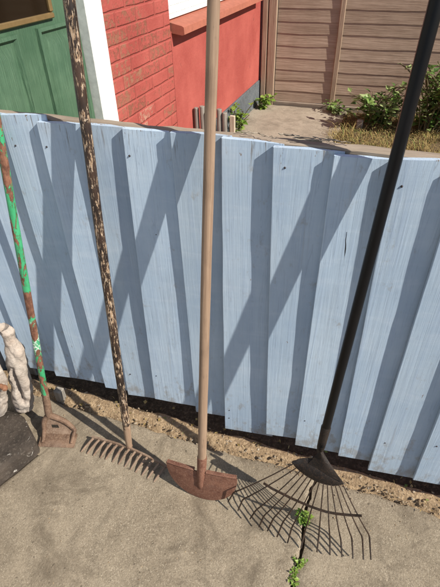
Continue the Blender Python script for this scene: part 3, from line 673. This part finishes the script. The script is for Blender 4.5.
# dished blade: rows between the straight top edge and the curved cutting edge
rows = []
for k in range(N + 1):
    e = outl[k]; s = (e - c0).dot(sd_); tp = c0 + sd_ * s
    cv = .010 * (1 - (s / half) ** 2)
    rows.append([tp.lerp(e, q / 8) + nrm * (cv * math.sin(math.pi * (.25 + .6 * q / 8))) for q in range(9)])
mb = MB(); mb.grid(rows); mb.grid([[p - nrm * .003 for p in r] for r in rows][::-1])
mb.grid([[p - nrm * .003 for p in [r[-1] for r in rows]], [r[-1] for r in rows]]); blade = mb.build('blade', M['rust_red'], ed, auto=60)
for s0_, s1_ in ((-.97, -.17), (.17, .97)):            # rolled foot treads either side of the socket
    rows = []
    for k in range(9):
        s = (s0_ + (s1_ - s0_) * k / 8) * half; p = c0 + sd_ * s; cv = .010 * (1 - (s / half) ** 2) * .7
        rows.append([p + nrm * (cv - .0035) - dn * (-.004), p + nrm * (cv + .001) + dn * .002, p + nrm * (cv + .003) - dn * .003, p + nrm * (cv - .001) - dn * .006, p - nrm * (.010 - cv) - dn * .006, p - nrm * (.010 - cv) - dn * .002])
    mb = MB(); mb.grid(rows, close=True, caps=True); mb.build('tread', M['rust_red'], blade)

# ------------------------------------------------------------------ black leaf rake
FP, FN = Vector((0, .705, .050)), Vector((0, .19, -.10)).normalized()
fp = lambda u, v, off=0.0: on_plane(u, v, FP, FN) - FN * off        # a point of the plane in which the tines fan out
neck = fp(321, 447); top = on_depth(397.5, 153, FY - .037); up = (top - neck).normalized()
lr = thing('leaf_rake', 'black fan leaf rake with spread wire tines and glossy black handle', 'leaf rake', (-.02, .74, 0))
stick('handle', M['black'], neck + up * .01, neck + up * 1.45, .0122, .0137, lr, 20, 0, .0003)
mb = MB(); mb.tube([neck - up * .022, neck, neck + up * .05, neck + up * .085, neck + up * .088], [.0085, .0118, .0130, .0140, .0128], 16); mb.build('ferrule', M['rust_dark'], lr)
# head plate: a pressed lens of steel
pL, pR = fp(292, 462), fp(344, 483); n = 18; rows = []
for k in range(n + 1):
    t = k / n; b = 4 * t * (1 - t)
    u0 = 292 + 52 * t; lo = 462 + 21 * t + 9.0 * b ** .8; hi = 462 + 21 * t - 12.5 * b ** .9
    rows.append([fp(u0, hi + (lo - hi) * q / 6, .004 + .010 * b * math.sin(math.pi * q / 6)) for q in range(7)])
mb = MB(); mb.grid(rows); mb.grid([[p + FN * .0025 for p in r] for r in rows][::-1]); mb.build('head_plate', M['rust_dark'], lr, auto=50)
# the pressed triangle from ferrule to the two ends of the plate
def tri(u, v, off): return fp(u, v, off)
Lc, Rc = [], []
for k in range(11):
    t = k / 10; e = t ** 1.35
    Lc.append(tri(319.5 + (308 - 319.5) * e, 447 + (462.5 - 447) * t, .016 - .006 * t)); Rc.append(tri(323.5 + (343 - 323.5) * t ** 1.1, 449 + (481 - 449) * t, .016 - .006 * t))
rows = [[l.lerp(r, q / 6) - FN * (.012 * math.sin(math.pi * q / 6) * (1 - .8 * k / 10)) for q in range(7)] for k, (l, r) in enumerate(zip(Lc, Rc))]
mb = MB(); mb.grid(rows); mb.grid([[p + FN * .002 for p in r] for r in rows][::-1]); mb.build('shoulder', M['rust_dark'], lr, auto=50)
# wires: place on the plate, bend and tip
tips = [((234, 492), (228, 502), .036), ((243, 499), (238, 510.5), .031), ((256, 510), (250, 519), .026), ((264, 515.5), (259, 527), .020), ((273.6, 518), (267.5, 531), .012), ((283, 522), (277, 537), .006),
        ((292, 527), (287.5, 543), .003), ((305, 531), (301, 548), .004), ((319, 535), (317, 552), .011), ((330, 538), (330, 555), .020), ((341, 540), (342, 557), .028), ((352, 538), (353, 558.5), .036),
        ((362.5, 537), (363.5, 559.5), .043), ((369.5, 535), (371, 559.5), .048)]
nt = len(tips)
for k, (b, e, hz) in enumerate(tips):
    t = (k + .3) / (nt - .4); u0 = 292 + 52 * t; bb = 4 * t * (1 - t); v0 = 462 + 21 * t + 7.0 * bb ** .8
    s = fp(u0, v0, .004); h = fp(*b); f = on_ground(*e, hz)
    bow = -FN * .010; out = (h - s).normalized(); kick = (f - h).normalized()
    pts = [s, s.lerp(h, .33) + bow * .8, s.lerp(h, .66) + bow, s.lerp(h, .88) + bow * .6, h - out * .006 + bow * .2, h + kick * .006, h + kick * .016, f]
    mb = MB(); mb.tube(pts, [.0017, .0018, .0019, .0021, .0024, .0026, .0026, .0022], 8); mb.build('tine', M['tine'], lr)
SP = [(264.5, 480.5), (273, 486), (282, 490.5), (291, 495), (301, 499.5), (310, 503.2), (319, 506.5), (327, 509), (335, 510.5), (343, 511.5), (353, 512.3), (362, 512.8)]
sp = [fp(u, v, .0135) for u, v in SP]
mb = MB(); rows = []
for i, p in enumerate(sp):
    tt = (sp[min(i+1, 11)] - sp[max(i-1, 0)]).normalized(); w = tt.cross(FN).normalized() * .0038
    rows.append([p - w, p + w, p + w - FN * .0022, p - w - FN * .0022])
mb.grid(rows, close=True, caps=True); mb.build('spreader_bar', M['tine'], lr)

# ------------------------------------------------------------------ dutch hoe with green tube handle
ho = thing('dutch_hoe', 'rusty push hoe with flaking green paint on its handle', 'hoe', (-.945, .77, 0))
bl, br = on_ground(38, 446.5, .004), on_ground(74, 448, .004)
hb = on_plane(48.5, 413, (0, .80, .075), (0, 1, -.35)); htop = on_depth(-4, 118, FY - .038); up = (htop - hb).normalized()
stick('handle', M['green'], hb - up * .01, hb + up * 1.35, .0114, .0114, ho, 18, 0, .0009)
ax = (br - bl).normalized(); bk = Vector((0, .97, .20)); bk = (bk - ax * bk.dot(ax)).normalized(); bn = ax.cross(bk).normalized(); Wd = (br - bl).length
bp = lambda s, d, h=0.0: bl + ax * (Wd * s) + bk * d + bn * h
mb = MB(); rows = [[bp(s, 0, 0), bp(s, .004, .0025), bp(s, .056 - .006 * abs(2 * s - 1), .004), bp(s, .060 - .006 * abs(2 * s - 1), .002), bp(s, .052, -.0012)] for s in [i / 14 for i in range(15)]]
mb.grid(rows, close=True, caps=True); mb.build('blade', M['rust_brown'], ho, auto=40)
for s, sg in ((.10, -1), (.90, 1)):
    e = bp(s, .030, .005); m1 = bp(s + sg * .03, .062, .014); m2 = hb.lerp(bp(s, .075, .02), .6) + Vector((0, 0, .006))
    pts = [bp(s, .014, .005), e, m1]
    p0, p1, p2 = m1, m2 + ax * sg * .016, hb - up * .012
    for q in range(1, 8):
        t = q / 7; pts.append(p0 * (1 - t) ** 2 + p1 * 2 * t * (1 - t) + p2 * t * t)
    mb = MB(); mb.tube(pts, [.0050, .0070, .0078] + [.0080 + .004 * q / 7 for q in range(1, 8)], 10); mb.build('yoke_arm', M['rust_brown'], ho)
web = []
for q in range(13):
    t = q / 12; row = []
    for k in range(17):
        sgm = .10 + .80 * k / 16; a = bp(sgm, .050, .004); b = hb - up * .004 + ax * (sgm - .5) * .022; m_ = bp(.5 + (sgm - .5) * 1.0, .068, .012)
        row.append(a * (1 - t) ** 2 + m_ * 2 * t * (1 - t) + b * t * t)
    web.append(row)
mb = MB()
for off in (0, -.003):
    o = len(mb.v); mb.v += [tuple(p + bn * off) for r in web for p in r]
    for q in range(12):
        for k in range(16):
            if q in (5, 6) and 4 <= k <= 8: continue
            a = o + q * 17 + k; mb.f.append((a, a + 1, a + 18, a + 17))
mb.build('web', M['rust_dust'], ho, auto=60)
mb = MB(); mb.tube([hb - up * .022, hb + up * .0, hb + up * .05, hb + up * .10], [.012, .0138, .0134, .0124], 14); mb.build('socket', M['rust_brown'], ho)

# ------------------------------------------------------------------ door step, pale stones and the block at the foot of the fence
def rough(o, amt, size, seed):
    for v in o.data.vertices:
        p = v.co; v.co = p + v.normal * amt * fbm(p.x / size + seed, p.y / size, p.z / size)
rows = []; mb = MB()
for j in range(41):
    y = .28 + .51 * j / 40; row = []
    for i in range(31):
        s = i / 30; xe = left_x(min(y, .72)) - .012 - 1.5 * max(0, y - .705); x = -1.397 + (xe + 1.397) * s
        z = .062 - .012 * max(0, (s - .9) / .1) ** 2 - .010 * max(0, (j - 36) / 4) ** 2 - .010 * max(0, (4 - j) / 4) ** 2 + .003 * fbm(x * 14, y * 14, 4)
        row.append((x, y, z))
    rows.append(row)
mb.grid(rows); er = [r[-1] for r in rows]; mb.grid([er, [(x + .004, y, -.03) for x, y, z in er]][::-1]); mb.grid([rows[-1], [(x, y + .003, -.03) for x, y, z in rows[-1]]]); mb.grid([rows[0], [(x, y - .003, -.03) for x, y, z in rows[0]]][::-1])
tag(mb.build('door_step', M['step'], origin=(-1.2, .55, 0), auto=60), 'low dark door step with white paint flecks at lower left', 'step')

def lump(name, blobs, m, origin, label, cat, vox=.006, disp=.006):
    mb = MB()
    for c, r, rot in blobs:
        b = MB(); b.ball((0, 0, 0), r, 16, 12); q = Matrix.Rotation(rot[1], 3, 'Y') @ Matrix.Rotation(rot[0], 3, 'X')
        mb.add([q @ Vector(p) + Vector(c) for p in b.v], b.f)
    o = mb.build(name, m, origin=origin, auto=180)
    rm = o.modifiers.new('remesh', 'REMESH'); rm.mode = 'VOXEL'; rm.voxel_size = vox; rm.use_smooth_shade = True
    sm = o.modifiers.new('smooth', 'SMOOTH'); sm.iterations = 3; sm.factor = .5
    tx = bpy.data.textures.new(name + '_lumps', 'CLOUDS'); tx.noise_scale = .035; tx.noise_depth = 4
    dp = o.modifiers.new('displace', 'DISPLACE'); dp.texture = tx; dp.strength = disp * 2; dp.mid_level = .5; dp.texture_coords = 'LOCAL'
    return tag(o, label, cat)
c = lambda u, v, y: on_depth(u, v, y)
YL = .835
def carved(name, spine, y, seed, groove, m, label, back=0.0):
    """weathered stone swept along a leaning line, with creases and a deep slot worn into it"""
    P = [on_depth(u, v, y) + Vector((0, back * i / len(spine), 0)) for i, (u, v, r) in enumerate(spine)]; rr = [r for _, _, r in spine]
    n = 110; seg = 72; rows = []
    for k in range(n + 1):
        q = k / n * (len(P) - 1.001); i = int(q); t = q - i; t2 = t * t * (3 - 2 * t)
        a = P[i]; b = P[i + 1]; c0 = a.lerp(b, t); r = rr[i] + (rr[i + 1] - rr[i]) * t2
        if k < 4: r *= (.2, .6, .82, .94)[k]
        if k > n - 4: r *= (.94, .82, .6, .2)[k - (n - 3)]
        row = []
        for j in range(seg):
            an = 2 * math.pi * j / seg; d = Vector((math.cos(an), math.sin(an) * .9, 0))
            w = c0 * 15 + d * .9 + Vector((seed, 0, 0)); rid = 1 - abs(mnoise.noise(w * .8)) * 2
            e = r * (1 + .17 * fbm(*w) - .13 * max(0, rid - .62) / .38 + .05 * fbm(*(w * 3.5)))
            for t0, t1, a0, a1, wd, dp in groove:
                f = k / n
                if t0 - .03 < f < t1 + .03:
                    ac = a0 + (a1 - a0) * (f - t0) / (t1 - t0); da = (an - ac + math.pi) % (2 * math.pi) - math.pi
                    en = min(1, max(0, (f - t0 + .03) / .05), max(0, (t1 + .03 - f) / .05)); e -= dp * r * en * max(0, 1 - abs(da) / wd) ** .7
            row.append(c0 + d * e)
        rows.append(row)
    mb = MB(); mb.grid(rows, close=True, caps=True); u, v, _ = spine[0]
    return tag(mb.build(name, m, origin=on_depth(u, v, y), auto=60), label, 'stone')
carved('rough_stone', [(25, 410, .036), (23, 398, .043), (21, 384, .042), (18, 368, .040), (15, 352, .035), (11.5, 343, .024), (9, 337, .020), (6.5, 331, .026), (1, 327, .026), (-5, 331, .017)], YL, 3.0,
       [(.13, .36, 5.35, 4.75, .34, .62), (.30, .44, 4.2, 4.0, .3, .25), (.80, .9, 4.6, 4.9, .35, .4)], M['pale'], 'tall narrow pale weathered stone leaning on the blue fence behind hoe')
carved('rough_stone', [(-3, 414, .036), (-3, 402, .040), (-2, 392, .032), (-3, 382, .036), (-6, 371, .030), (-8, 364, .018)], YL - .07, 8.0,
       [(.2, .5, 5.0, 5.4, .4, .4)], M['pale'], 'rounded pale stone on the dark step at the left edge')
p = c(4.5, 388, YL - .10); lump('clay_lump', [(p, (.012, .012, .012), (0, 0)), (p + Vector((-.014, 0, .004)), (.012, .010, .009), (0, .3))], M['rustlump'], p, 'small brown clay lump on the pale stone at left edge', 'clay lump', .004, .003)
a = P(59, 401); mb = MB(); mb.box((a.x - .016, a.y, -.02), (a.x + .018, a.y + .03, .055), .003); o = mb.build('wood_block', M['greywood'], origin=(a.x, a.y, 0)); tag(o, 'short grey wooden block between the hoe and the blue fence', 'wood block')
for o in bpy.data.objects:
    if '_o' in o: del o['_o']
